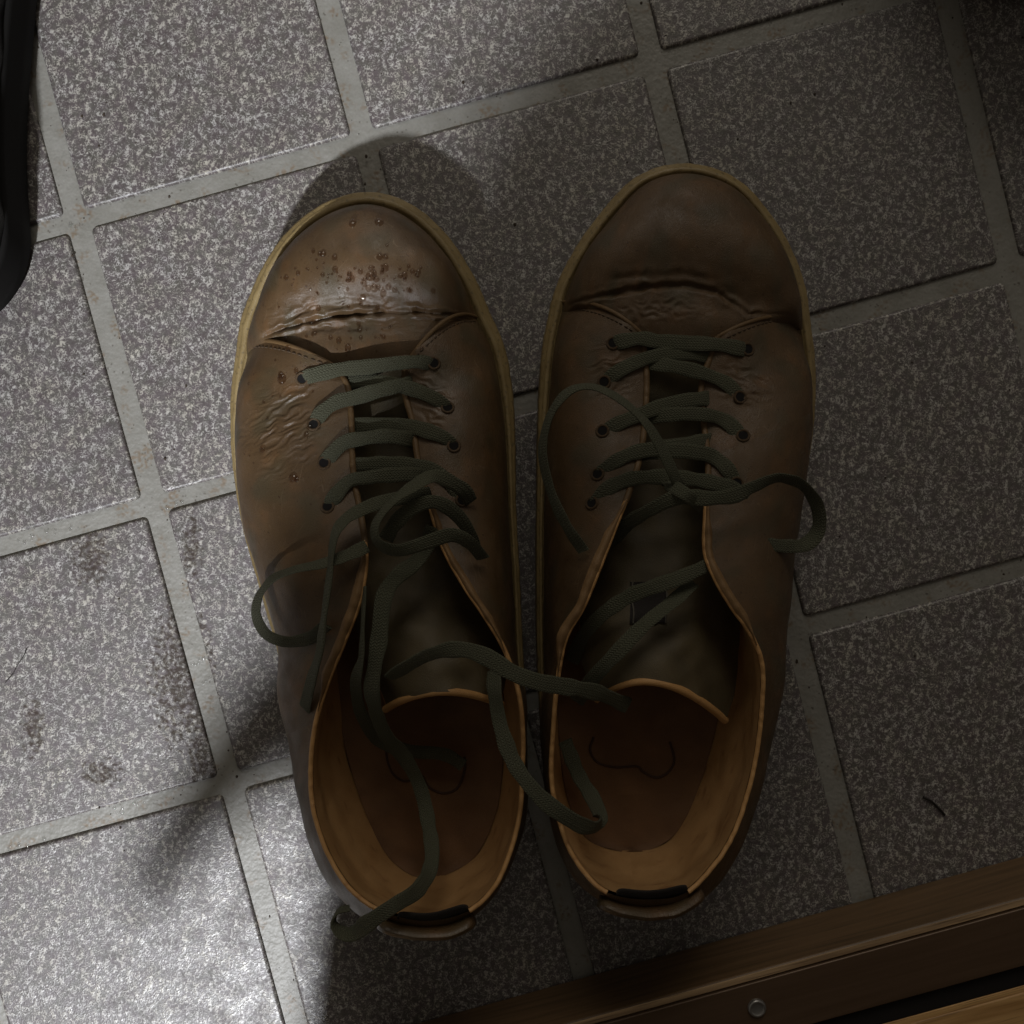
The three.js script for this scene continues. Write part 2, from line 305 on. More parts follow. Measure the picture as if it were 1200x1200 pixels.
M.eyelet = new THREE.MeshStandardMaterial({ color: new THREE.Color().setRGB(0.2, 0.16, 0.11), roughness: 0.35, metalness: 0.55 });
M.water = new THREE.MeshPhysicalMaterial({ color: 0xffffff, transmission: 1, thickness: 0.001, ior: 1.33, roughness: 0.02 });
M.bead = new THREE.MeshPhysicalMaterial({ color: new THREE.Color().setRGB(0.78, 0.7, 0.63), transmission: 1, thickness: 0, ior: 1.6, roughness: 0.06 });

// ---------------------------------------------------------------- one shoe from its traced lines
function makeShoe(D, label) {
  const root = thing('leather_sneaker', label, 'sneaker', undefined), mat = D.leather;
  const Aq = rail(D.quarter.map((r) => P(r[0], r[1], r[2]))), Bq = rail(D.quarter.map((r) => P(r[3], r[4], r[5])));
  const cen = P(...D.centre, 0.05);
  const Mq = rail(D.quarter.map((r) => {
    if (r.length > 8) return P(r[6], r[7], r[8]);
    const a = P(r[0], r[1], r[2]), b = P(r[3], r[4], r[5]), k = r[6] ?? 0.25, v = r[7] ?? 0.8;
    return V(lerp(a.x, b.x, k), lerp(a.y, b.y, v), lerp(a.z, b.z, k)).addScaledVector(a.clone().sub(P(...D.heelCentre, 0.03)).setY(0).normalize(), v < 0.58 ? 0.0035 : 0);
  }));
  const quad = (A, Mm, B) => (t, s) => { const a = A(t), b = B(t), m = Mm(t), c = m.multiplyScalar(2).addScaledVector(a, -0.5).addScaledVector(b, -0.5), q = 1 - s; return a.multiplyScalar(q * q).addScaledVector(c, 2 * q * s).addScaledVector(b, s * s); };
  const lump = (p) => 0.00035 * n3(p.x * 38, p.y * 38, p.z * 38 + D.seed) + 0.00005 * n3(p.x * 120, p.y * 120, p.z * 120 + D.seed);
  const creases = D.creases.map(([pts, depth, w]) => [pts.map(([x, y]) => { const q = P(x, y, 0.05); return [q.x, q.z]; }), depth, w]);
  const wr = D.wrinkles.map(([x, y, rx, ry, dx, dy, amp, across, along]) => { const q = P(x, y, 0.05), l = Math.hypot(dx, dy); return { x: q.x, z: q.z, rx: rx / 2950, rz: ry / 2950, dx: dx / l, dz: dy / l, amp, across, along }; });
  const fold = (p) => {
    let d = 0;
    for (const [pts, depth, w] of creases) { const [q, at] = distLine(p.x, p.z, pts); const k = Math.min(1, 5 * at, 5 * (1 - at)), wob = 1 + (w > 0.005 ? 0.12 : 0.45) * n2(p.x * 90, p.z * 90 + w * 9000), qq = Math.max(0, q + (w < 0.005 ? 0.0005 * n2(p.x * 170, p.z * 60 + w * 5000) : 0)); d += k * depth * wob * (-Math.exp(-((qq / w) ** 2)) + 0.5 * Math.exp(-(((qq - 2.2 * w) / (1.3 * w)) ** 2))); }
    for (const k of wr) {
      const x = p.x - k.x, z = p.z - k.z, m = smooth(1 - Math.hypot(x / k.rx, z / k.rz) + 0.25 * n2(p.x * 60, p.z * 60), 0, 0.7); if (m <= 0) continue;
      const a = x * k.dx + z * k.dz, b = -x * k.dz + z * k.dx, w = 0.0012 * n2(a * 110, b * 110);
      d += m * k.amp * ((1 - 2.4 * Math.abs(n2(a / k.along, (b + w) / k.across))) * 0.75 + 0.3 * n2b(a / k.along * 2.1, (b + w) / k.across * 2.2));
    }
    return d;
  };
  const qs = quad(Aq, Mq, Bq);
  const gQ = grid(1000, 120, qs, (p, t, s) => (lump(p) + fold(p)) * Math.min(1, 8 * s, 0.15 + 6 * (1 - s)), D.flip);
  const gT0 = D.toe;
  const At = rail(gT0.map((r) => P(r[0], r[1], r[2]))), Bt = rail(gT0.map((r) => P(r[3], r[4], r[5])));
  const Mt = rail(gT0.map((r) => { const a = P(r[0], r[1], r[2]), b = P(r[3], r[4], r[5]), k = r[6] ?? 0.27, v = r[7] ?? 0.93; return V(lerp(a.x, b.x, k), lerp(a.y, b.y, v), lerp(a.z, b.z, k)); }));
  const gT = grid(420, 180, quad(At, Mt, Bt), (p, t, s) => (lump(p) + fold(p)) * Math.min(1, 6 * s, 0.1 + 8 * (1 - s)) - 0.0022 * smooth(s, 0.55, 0.92));
  const surf2 = (t, q) => { const p = gQ.attributes.position, k = Math.round(t * 1000) * 121 + Math.round(clamp(q) * 120); return V(p.getX(k), p.getY(k), p.getZ(k)); };
  mesh('toe_cap', gT, mat, root, D.toeLabel);
  mesh('quarter', gQ, mat, root);

  const seamLine = (t) => (k) => qs(t, k).add(V(0, 0.0004, 0));
  for (const t of [0, 1]) {
    mesh('panel_edge', tube(seamLine(t), 0.0008, 60, 0.8), M.rawEdge, root);
    const st = []; for (let k = 0; k < 17; k++) { const a = 0.06 + k * 0.052, f = (q) => surf2(lerp(t, 0.5, 0.0095), a + q * 0.034); st.push(tube(rail([0, 0.5, 1].map((q) => f(q).add(V(0, q === 0.5 ? 0.0004 : 0, 0)))), 0.00026, 4)); }
    mesh('stitching', mergeGeometries(st), M.seam, root);
  }
  // tongue
  const T = D.tongue, tl = rail(T.map((r) => P(r[0], r[1], r[2]))), tc = rail(T.map((r) => P(r[3], r[4], r[5]))), tr = rail(T.map((r) => P(r[6], r[7], r[8])));
  const tq = (t, s) => { const a = tl(t), m = tc(t), b = tr(t), c = m.multiplyScalar(2).addScaledVector(a, -0.5).addScaledVector(b, -0.5), q = 1 - s; return a.multiplyScalar(q * q).addScaledVector(c, 2 * q * s).addScaledVector(b, s * s); };
  const gTongue = grid(120, 50, tq, (p) => 0.0012 * n3(p.x * 60, p.y * 40, p.z * 60 + 9));
  const tongue = mesh('tongue', gTongue, M.tongue, root);
  mesh('tongue_edge', tube((t) => tq(0.995, t).add(V(0, -0.0008, 0.0006)), 0.0015, 60), M.rim, tongue);
  mesh('tongue_lining', grid(60, 30, (t, s) => tq(0.35 + 0.64 * t, s).add(V(0, -0.0026, 0))), M.lining, tongue);
  if (D.tongueLabel) {
    const [x, y, w, h] = D.tongueLabel, pts = [];
    const gl = grid(12, 12, (u, v) => { const q = pick([gTongue], x + (u - 0.5) * w, y + (v - 0.5) * h).p; return q.add(V(0, 0.0011, 0)); });
    mesh('loop_label', gl, M.labelCloth, tongue);
    for (const v of [0.03, 0.97]) { const f = (t) => pick([gTongue], x + (v - 0.5) * w, y + (t - 0.5) * h).p.add(V(0, 0.0016, 0)); mesh('stitching', tube(rail([0, 0.33, 0.66, 1].map(f)), 0.00035, 14), M.thread, tongue); }
  }
  // sole: closed loop round the feather line
  const loop = [...D.quarter.map((r) => P(r[0], r[1], r[2])), ...gT0.slice(1, -1).reverse().map((r) => P(r[0], r[1], r[2]))];
  loop.push(loop[0].clone());
  const lr = rail(loop, true), NL = 420, ringPts = [];
  for (let i = 0; i < NL; i++) ringPts.push(lr(i / NL));
  for (let k = 0; k < 6; k++) ringPts.forEach((p, i) => { const a = ringPts[(i + NL - 1) % NL], b = ringPts[(i + 1) % NL]; p.lerp(a.clone().add(b).multiplyScalar(0.5), 0.5); });
  const prof = [[-0.02, -0.004], [-0.004, -0.0012], [0.0002, -0.0006], [0.0006, 0.0006], [0.0013, 0.0012], [0.0022, 0.001], [0.0026, 0.0003], [0.0030, -0.0004], [0.0036, -0.0006], [0.0042, -0.0014], [0.0045, -0.003], [0.0042, -0.012], [0.0043, -0.0225], [0.003, -0.0262], [-0.004, -0.0268], [-0.03, -0.0268]];
  const outward = (i) => { const T2 = ringPts[(i + 1) % NL].clone().sub(ringPts[(i + NL - 1) % NL]), o = V(T2.z, 0, -T2.x).normalize(); return o; };
  const sgn = outward(0).dot(ringPts[0].clone().sub(cen).setY(0)) > 0 ? 1 : -1;
  const gSole = grid(NL, prof.length - 1, (t, s) => {
    const i = Math.round(t * NL) % NL, k = Math.round(s * (prof.length - 1)), p = ringPts[i].clone(), o = outward(i).multiplyScalar(sgn), f = D.band(p);
    const [w, y] = prof[k]; p.addScaledVector(o, w > 0 ? w * f : w); p.y = Math.max(k > 11 ? p.y + y : p.y + y, 0.0004);
    p.addScaledVector(o, w > 0 ? 0.00018 * n2(t * 160, k * 0.2) : 0);
    return p;
  });
  mesh('sole', gSole, M.rubber, root);

  // insole and lining
  const ins = D.insole.map(([x, y]) => P(x, y, 0.034)), ir = rail(ins, true), half = (t) => ir(t * 0.5), other = (t) => ir(1 - t * 0.5);
  const front = [P(...D.insoleFront[0], 0.034), P(...D.insoleFront[1], 0.034)];
  const insL = rail([front[0], ...[0, 0.15, 0.3, 0.5, 0.7, 0.85, 0.95, 1].map(half)]), insR = rail([front[1], ...[0, 0.15, 0.3, 0.5, 0.7, 0.85, 0.95, 1].map(other)]);
  const insAt = (t, s) => { const a = insL(t), b = insR(t); const p = a.lerp(b, s); p.y -= 0.0025 * Math.sin(s * Math.PI); return p; };
  const gIns = grid(90, 40, insAt, (p) => 0.0004 * n3(p.x * 70, 0, p.z * 70));
  const insole = mesh('insole', gIns, M.insole, root);
  const st = D.stamp.map(([x, y]) => pick([gIns], x, y).p.add(V(0, 0.0003, 0)));
  mesh('stamped_emblem', tube(rail(st, true), 0.0005, 80, 0.6), M.stampLine, insole);
  const Bl = rail(D.quarter.slice(4, -4).map((r) => P(r[3], r[4], r[5])), true), inward = (p, d) => { const o = cen.clone().sub(p).setY(0); const q = P(...D.heelCentre, 0.05).sub(p).setY(0); return p.clone().addScaledVector((p.z > q.z ? q : o).normalize(), d); };
  const hc = P(...D.heelCentre, 0.05);
  const inDir = (t) => { const T2 = Bl(Math.min(1, t + 0.01)).sub(Bl(Math.max(0, t - 0.01))).setY(0).normalize(), o = V(T2.z, 0, -T2.x); return o.dot(hc.clone().sub(Bl(t)).setY(0)) > 0 ? o : o.negate(); };
  const gLin = grid(220, 40, (t, s) => { const b = Bl(t).addScaledVector(inDir(t), 0.0009), a = ir(t); b.y -= 0.0004; const m = a.clone().lerp(b, 0.5).addScaledVector(inDir(t), -0.0035 + 0.002 * smooth(s, 0.5, 1)), c = m.multiplyScalar(2).addScaledVector(a, -0.5).addScaledVector(b, -0.5), q = 1 - s; a.y -= 0.001; return a.multiplyScalar(q * q).addScaledVector(c, 2 * q * s).addScaledVector(b, s * s); }, (p, t, s) => 0.0006 * n3(p.x * 60, p.y * 60, p.z * 60 + 3) * Math.sin(s * Math.PI), 1);
  mesh('lining', gLin, M.lining, root);
  // raw edge of the upper round throat and collar, open behind the heel tab
  const N = D.quarter.length - 1, edge = (a, b) => (t) => { const q = Bq(lerp(a, b, t) / N); q.y += 0.0002 + 0.0003 * n2(q.x * 200, q.z * 200); return q; };
  const [fa, fb] = D.facing;
  mesh('collar_edge', tube(edge(fa[0], D.tab[0]), 0.0009, 260, 1.1), M.rim, root); mesh('collar_edge', tube(edge(D.tab[1], fb[1]), 0.0009, 260, 1.1), M.rim, root);
  mesh('throat_edge', tube(edge(0, fa[0] + 0.05), 0.0012, 120, 0.8), M.rawEdge, root); mesh('throat_edge', tube(edge(fb[1] - 0.05, N), 0.0012, 120, 0.8), M.rawEdge, root);
  // the lining turned out along the top of the throat
  for (const [a, b, w] of D.facing) mesh('facing', grid(70, 8, (t, s) => {
    const e = edge(a, b), p = e(t), T2 = e(Math.min(1, t + 0.02)).sub(e(Math.max(0, t - 0.02))).setY(0).normalize(), o = V(T2.z, 0, -T2.x); if (o.x * (a < N / 2 ? -1 : 1) < 0) o.negate();
    const ww = 0.75 * w * Math.min(1, 5 * t, 5 * (1 - t)) * (0.9 + 0.2 * n2(t * 2.2, w * 900)); return p.addScaledVector(o, ww * s).add(V(0, 0.0011 + 0.0016 * Math.sin(s * Math.PI * 0.8) - 0.0016 * s, 0));
  }, (p) => 0.0003 * n3(p.x * 90, p.y * 90, p.z * 90)), M.facing, root);
  const pts = (list) => list.map(([x, y, h, roll = 0]) => ({ v: h > 0.02 ? P(x, y, h) : surf(x, y, h), roll }));
  const surf = (x, y, h) => { const q = pick([gQ, gT], x, y); return q.p.clone().addScaledVector(q.n, h); };
  mesh('heel_tab', ribbon(pts(D.heelTab), 0.017, 0.0046, { taper: 0.05, n: 70, round: 9 }), mat, root);
  mesh('heel_dark_strip', ribbon(pts(D.heelDarkStrip), 0.009, 0.0016, { taper: 0.05, n: 50, round: 12 }), M.labelCloth, root);  // near-black strip over the gap between lining and heel tab
  // eyelets
  for (const [x, y] of D.eyelets) {
    const q = pick([gQ], x, y), e = new THREE.Group(); e.name = 'eyelet'; root.add(e);
    e.position.copy(q.p); e.quaternion.setFromUnitVectors(V(0, 0, 1), q.n);
    mesh('ring', new THREE.TorusGeometry(0.0022, 0.0005, 8, 24).translate(0, 0, 0.0002), mat, e);
    mesh('hole', new THREE.CylinderGeometry(0.0018, 0.0018, 0.0007, 20).rotateX(Math.PI / 2), M.hole, e);  // black disc paints the shade inside the eyelet
  }
  for (const [list, w] of D.laces) mesh('lace', ribbon(pts(list), (w ?? 0.0062) * 0.94, 0.0011, { ripple: 6 }), M.lace, root);
  root.userData.grids = undefined; delete root.userData.grids;
  return { root, gQ, gT, surf };
}
// the point of some grids that shows at a place of the photograph
const cache = new Map();
function pick(geos, px, py) {
  let best = 1e9, out;
  for (const g of geos) {
    if (!cache.has(g)) { const p = g.attributes.position, a = new Float32Array(p.count * 2); for (let i = 0; i < p.count; i++) { const q = toPx(V(p.getX(i), p.getY(i), p.getZ(i))); a[2 * i] = q[0]; a[2 * i + 1] = q[1]; } cache.set(g, a); }
    const a = cache.get(g), p = g.attributes.position, n = g.attributes.normal;
    for (let i = 0; i < p.count; i++) {
      const d = Math.hypot(a[2 * i] - px, a[2 * i + 1] - py) - p.getY(i) * 40;
      if (d < best) { best = d; out = [g, i]; }
    }
  }
  const [g, i] = out, p = g.attributes.position, n = g.attributes.normal, nn = V(n.getX(i), n.getY(i), n.getZ(i)); if (nn.y < 0) nn.negate();
  return { p: V(p.getX(i), p.getY(i), p.getZ(i)), n: nn };
}

const LEFT = {
  seed: 3, leather: M.leather, centre: [440, 600], heelCentre: [490, 900], facing: [[4.5, 8.6, 0.0042], [23, 27.4, 0.0036]], tab: [13.9, 16.1], flip: undefined,
  band: (p) => lerp(1.35, 0.68, smooth(p.z, -0.07, 0.02)),
  toeLabel: 'wet toe cap beaded with water droplets',
  quarter: [
    [293, 402, 0.030, 396, 431, 0.0545, 333, 403, 0.0525], [284, 450, 0.029, 408, 456, 0.057], [280, 505, 0.028, 412, 498, 0.061], [282, 560, 0.028, 414, 553, 0.066, 0.25, 0.8],
    [291, 615, 0.028, 424, 610, 0.073, 0.25, 0.75], [303, 660, 0.028, 429, 657, 0.079, 0.27, 0.72], [316, 705, 0.028, 421, 706, 0.081, 0.28, 0.66], [330, 755, 0.028, 403, 753, 0.080, 0.25, 0.6],
    [343, 805, 0.028, 383, 803, 0.077, 0.15, 0.55], [360, 855, 0.028, 369, 852, 0.0745, 0.05, 0.55], [376, 905, 0.028, 364, 905, 0.073, -0.2, 0.55], [388, 950, 0.028, 368, 952, 0.075, -0.2, 0.55],
    [408, 995, 0.028, 385, 1002, 0.079, -0.1, 0.55], [440, 1026, 0.028, 412, 1043, 0.083, 0, 0.55], [470, 1038, 0.028, 448, 1068, 0.086, 0, 0.55], [497, 1042, 0.028, 497, 1079, 0.087, 0.05, 0.55],
    [525, 1038, 0.028, 546, 1069, 0.086, 0, 0.55], [556, 1025, 0.028, 578, 1041, 0.083, 0, 0.55], [582, 995, 0.028, 597, 1001, 0.079, -0.1, 0.55], [600, 950, 0.028, 609, 954, 0.075, -0.3, 0.55],
    [608, 905, 0.028, 612, 905, 0.073, -0.3, 0.55], [608, 855, 0.028, 613, 862, 0.0745, -0.2, 0.55], [607, 805, 0.028, 608, 813, 0.077, -0.1, 0.55], [604, 755, 0.028, 592, 763, 0.080, 0.1, 0.6],
    [602, 705, 0.028, 568, 722, 0.081, 0.2, 0.65], [600, 660, 0.028, 545, 688, 0.079, 0.25, 0.7], [597, 610, 0.028, 520, 643, 0.075, 0.25, 0.72], [595, 560, 0.028, 503, 590, 0.0695, 0.25, 0.75],
    [592, 505, 0.028, 490, 540, 0.065, 0.25, 0.8], [586, 455, 0.028, 484, 497, 0.061], [576, 410, 0.029, 475, 462, 0.057, 548, 425, 0.0505], [558, 372, 0.030, 474, 430, 0.0545, 520, 377, 0.051],
  ],
  toe: [
    [289, 416, 0.027, 300, 428, 0.029], [294, 386, 0.030, 330, 430, 0.043], [307, 350, 0.031, 358, 436, 0.0505], [322, 318, 0.032, 380, 439, 0.0525], [342, 288, 0.033, 398, 439, 0.053], [367, 264, 0.034, 414, 437, 0.0535],
    [397, 247, 0.0345, 428, 435, 0.0535], [430, 240, 0.035, 442, 433, 0.0535], [460, 246, 0.035, 456, 431, 0.0535], [484, 260, 0.034, 470, 429, 0.0535], [507, 281, 0.0335, 486, 425, 0.053], [528, 310, 0.033, 506, 418, 0.0515],
    [545, 340, 0.032, 530, 407, 0.046], [559, 375, 0.030, 553, 392, 0.034],
  ],
  creases: [
    [[[317, 388], [350, 367], [380, 360], [416, 357], [455, 360], [500, 364], [545, 370]], 0.0004, 0.0008], [[[314, 391], [356, 376], [395, 370], [440, 367], [470, 356]], 0.0006, 0.0008], [[[329, 379], [365, 358], [404, 352], [440, 355]], 0.0004, 0.0008],
    [[[330, 395], [370, 386], [420, 384], [470, 382]], 0.0005, 0.0012], [[[300, 385], [350, 372], [420, 366], [500, 366], [560, 372]], 0.003, 0.0085], [[[296, 397], [330, 385], [380, 374], [416, 368], [455, 366], [500, 366], [558, 371]], 0.0012, 0.0008],
  ],
  wrinkles: [[345, 505, 72, 62, -0.9, 0.42, 0.0005, 0.0032, 0.02], [500, 480, 40, 45, 0.9, 0.3, 0.0006, 0.005, 0.02], [420, 372, 120, 30, 1, -0.05, 0.0003, 0.0036, 0.034]],
  tongue: [
    [392, 432, 0.044, 440, 428, 0.0485, 486, 424, 0.044], [390, 500, 0.040, 446, 500, 0.044, 502, 500, 0.040], [396, 560, 0.040, 452, 560, 0.044, 512, 560, 0.04], [404, 640, 0.042, 470, 640, 0.048, 550, 640, 0.042],
    [410, 705, 0.046, 488, 700, 0.056, 580, 710, 0.046], [430, 770, 0.055, 504, 758, 0.0705, 594, 775, 0.055], [452, 832, 0.060, 516, 811, 0.0755, 588, 826, 0.060],
  ],
  insole: [[398, 660], [394, 720], [395, 780], [400, 830], [405, 884], [418, 925], [432, 960], [452, 1000], [475, 1022], [500, 1029], [530, 1022], [560, 1000], [577, 965], [586, 930], [590, 884], [590, 830], [588, 780], [585, 720], [575, 660]],
  insoleFront: [[340, 480], [560, 480]],
  stamp: [[452, 880], [454, 898], [464, 909], [478, 913], [492, 910], [502, 920], [520, 927], [537, 922], [546, 905], [543, 888]],
  heelTab: [[444, 1079, 0.079, 80], [470, 1087, 0.080, 82], [500, 1089, 0.080, 85], [530, 1086, 0.080, 88], [556, 1074, 0.079, 90]],
  heelDarkStrip: [[466, 1074, 0.085, 45], [508, 1076, 0.086, 45], [549, 1064, 0.085, 45]],
  eyelets: [[355, 444], [509, 426], [367, 498], [525, 477], [379, 543], [532, 522], [383, 594], [541, 586]],
  laces: [
    [[[356, 444, -0.0012], [363, 442, 0.001], [395, 436, 0.0022], [430, 430, 0.0595], [470, 425, 0.0595], [495, 425, 0.0018], [508, 427, -0.001]]],
    [[[525, 477, -0.001], [512, 469, 0.0012], [490, 459, 0.002], [455, 449, 0.059], [425, 446, 0.0575], [403, 450, 0.054]]],
    [[[367, 498, -0.001], [377, 485, 0.0012], [396, 473, 0.002], [415, 466, 0.0605], [446, 457, 0.0615], [475, 450, 0.059], [490, 446, 0.053]]],
    [[[532, 522, -0.001], [520, 514, 0.001], [500, 506, 0.002], [480, 500, 0.0635], [445, 497, 0.063], [414, 499, 0.059], [404, 500, 0.054]]],
    [[[379, 543, -0.001], [390, 533, 0.001], [405, 521, 0.002], [425, 514, 0.066], [450, 511, 0.0675], [475, 514, 0.0655], [492, 519, 0.059]]],
    [[[541, 588, -0.001], [530, 570, 0.001], [510, 553, 0.002], [490, 546, 0.0685], [455, 543, 0.0685], [418, 544, 0.0645], [406, 545, 0.059]]],
    [[[383, 594, -0.001], [392, 583, 0.001], [410, 567, 0.002], [430, 560, 0.072], [455, 557, 0.073], [487, 556, 0.071], [502, 560, 0.064]]],
    [[[505, 578, 0.077, 10], [475, 583, 0.081, 15], [448, 588, 0.082, 20], [424, 597, 0.083, 30], [403, 610, 0.085, 45], [391, 632, 0.088, 55], [386, 675, 0.091, 60], [380, 720, 0.092, 60], [374, 765, 0.09, 50], [364, 800, 0.082, 40], [357, 830, 0.072, 30]]],
    [[[430, 640, 0.083, 10], [408, 650, 0.086, 30], [379, 660, 0.087, 55], [340, 669, 0.083, 65], [313, 684, 0.078, 60], [300, 714, 0.073, 40], [310, 741, 0.07, 25], [334, 752, 0.07, 25], [362, 748, 0.074, 25], [382, 733, 0.081, 30]]],
    [[[552, 588, 0.069, 0], [540, 572, 0.075, 10], [510, 558, 0.082, 25], [484, 570, 0.087, 45], [457, 591, 0.089, 55], [440, 615, 0.09, 55], [443, 636, 0.09, 50], [466, 645, 0.089, 35], [499, 636, 0.088, 20], [529, 627, 0.087, 20], [550, 636, 0.084, 25], [566, 654, 0.077, 30]]],
    [[[452, 632, 0.081, 10], [462, 615, 0.083, 10], [480, 598, 0.084, 10], [508, 588, 0.084, 15], [534, 602, 0.081, 25], [552, 628, 0.076, 30], [562, 660, 0.068, 30]]],
    [[[508, 618, 0.074, 0], [500, 640, 0.072, 0], [486, 660, 0.075, 0], [466, 675, 0.079, 0], [450, 700, 0.082, 0], [444, 750, 0.083, 0], [439, 780, 0.083, 10], [436, 815, 0.08, 20], [450, 858, 0.068, 10], [474, 888, 0.056, 0], [492, 922, 0.05, 5], [502, 965, 0.055, 0], [506, 1008, 0.068, 0], [492, 1040, 0.084, 0], [462, 1061, 0.095, 0], [432, 1081, 0.094, 0], [416, 1093, 0.089, 30], [402, 1093, 0.086, 75], [391, 1082, 0.084, 88], [396, 1068, 0.083, 88], [410, 1064, 0.082, 85]], 0.0068],
    [[[427, 688, 0.081, 70], [425, 735, 0.085, 75], [423, 774, 0.085, 60], [417, 802, 0.078, 30], [424, 838, 0.065, 10], [444, 868, 0.053, 5], [480, 880, 0.046, 0], [520, 884, 0.043, 0], [543, 897, 0.041, 0]]],
    [[[456, 794, 0.081, 40], [480, 779, 0.087, 35], [506, 766, 0.091, 25], [540, 761, 0.094, 0], [570, 770, 0.094, 0], [600, 788, 0.094, -5], [630, 799, 0.092, -5], [664, 805, 0.087, 0], [700, 812, 0.078, 5], [736, 827, 0.064, 0]], 0.0068],
    [[[578, 785, 0.075, 40], [580, 815, 0.08, 30], [588, 856, 0.085, 15], [604, 897, 0.088, 0], [630, 931, 0.09, 0], [660, 955, 0.088, 0], [690, 970, 0.08, 0], [704, 962, 0.068, 10], [696, 938, 0.055, 10], [678, 908, 0.047, 10], [662, 868, 0.046, 20]], 0.0068],
  ],
};
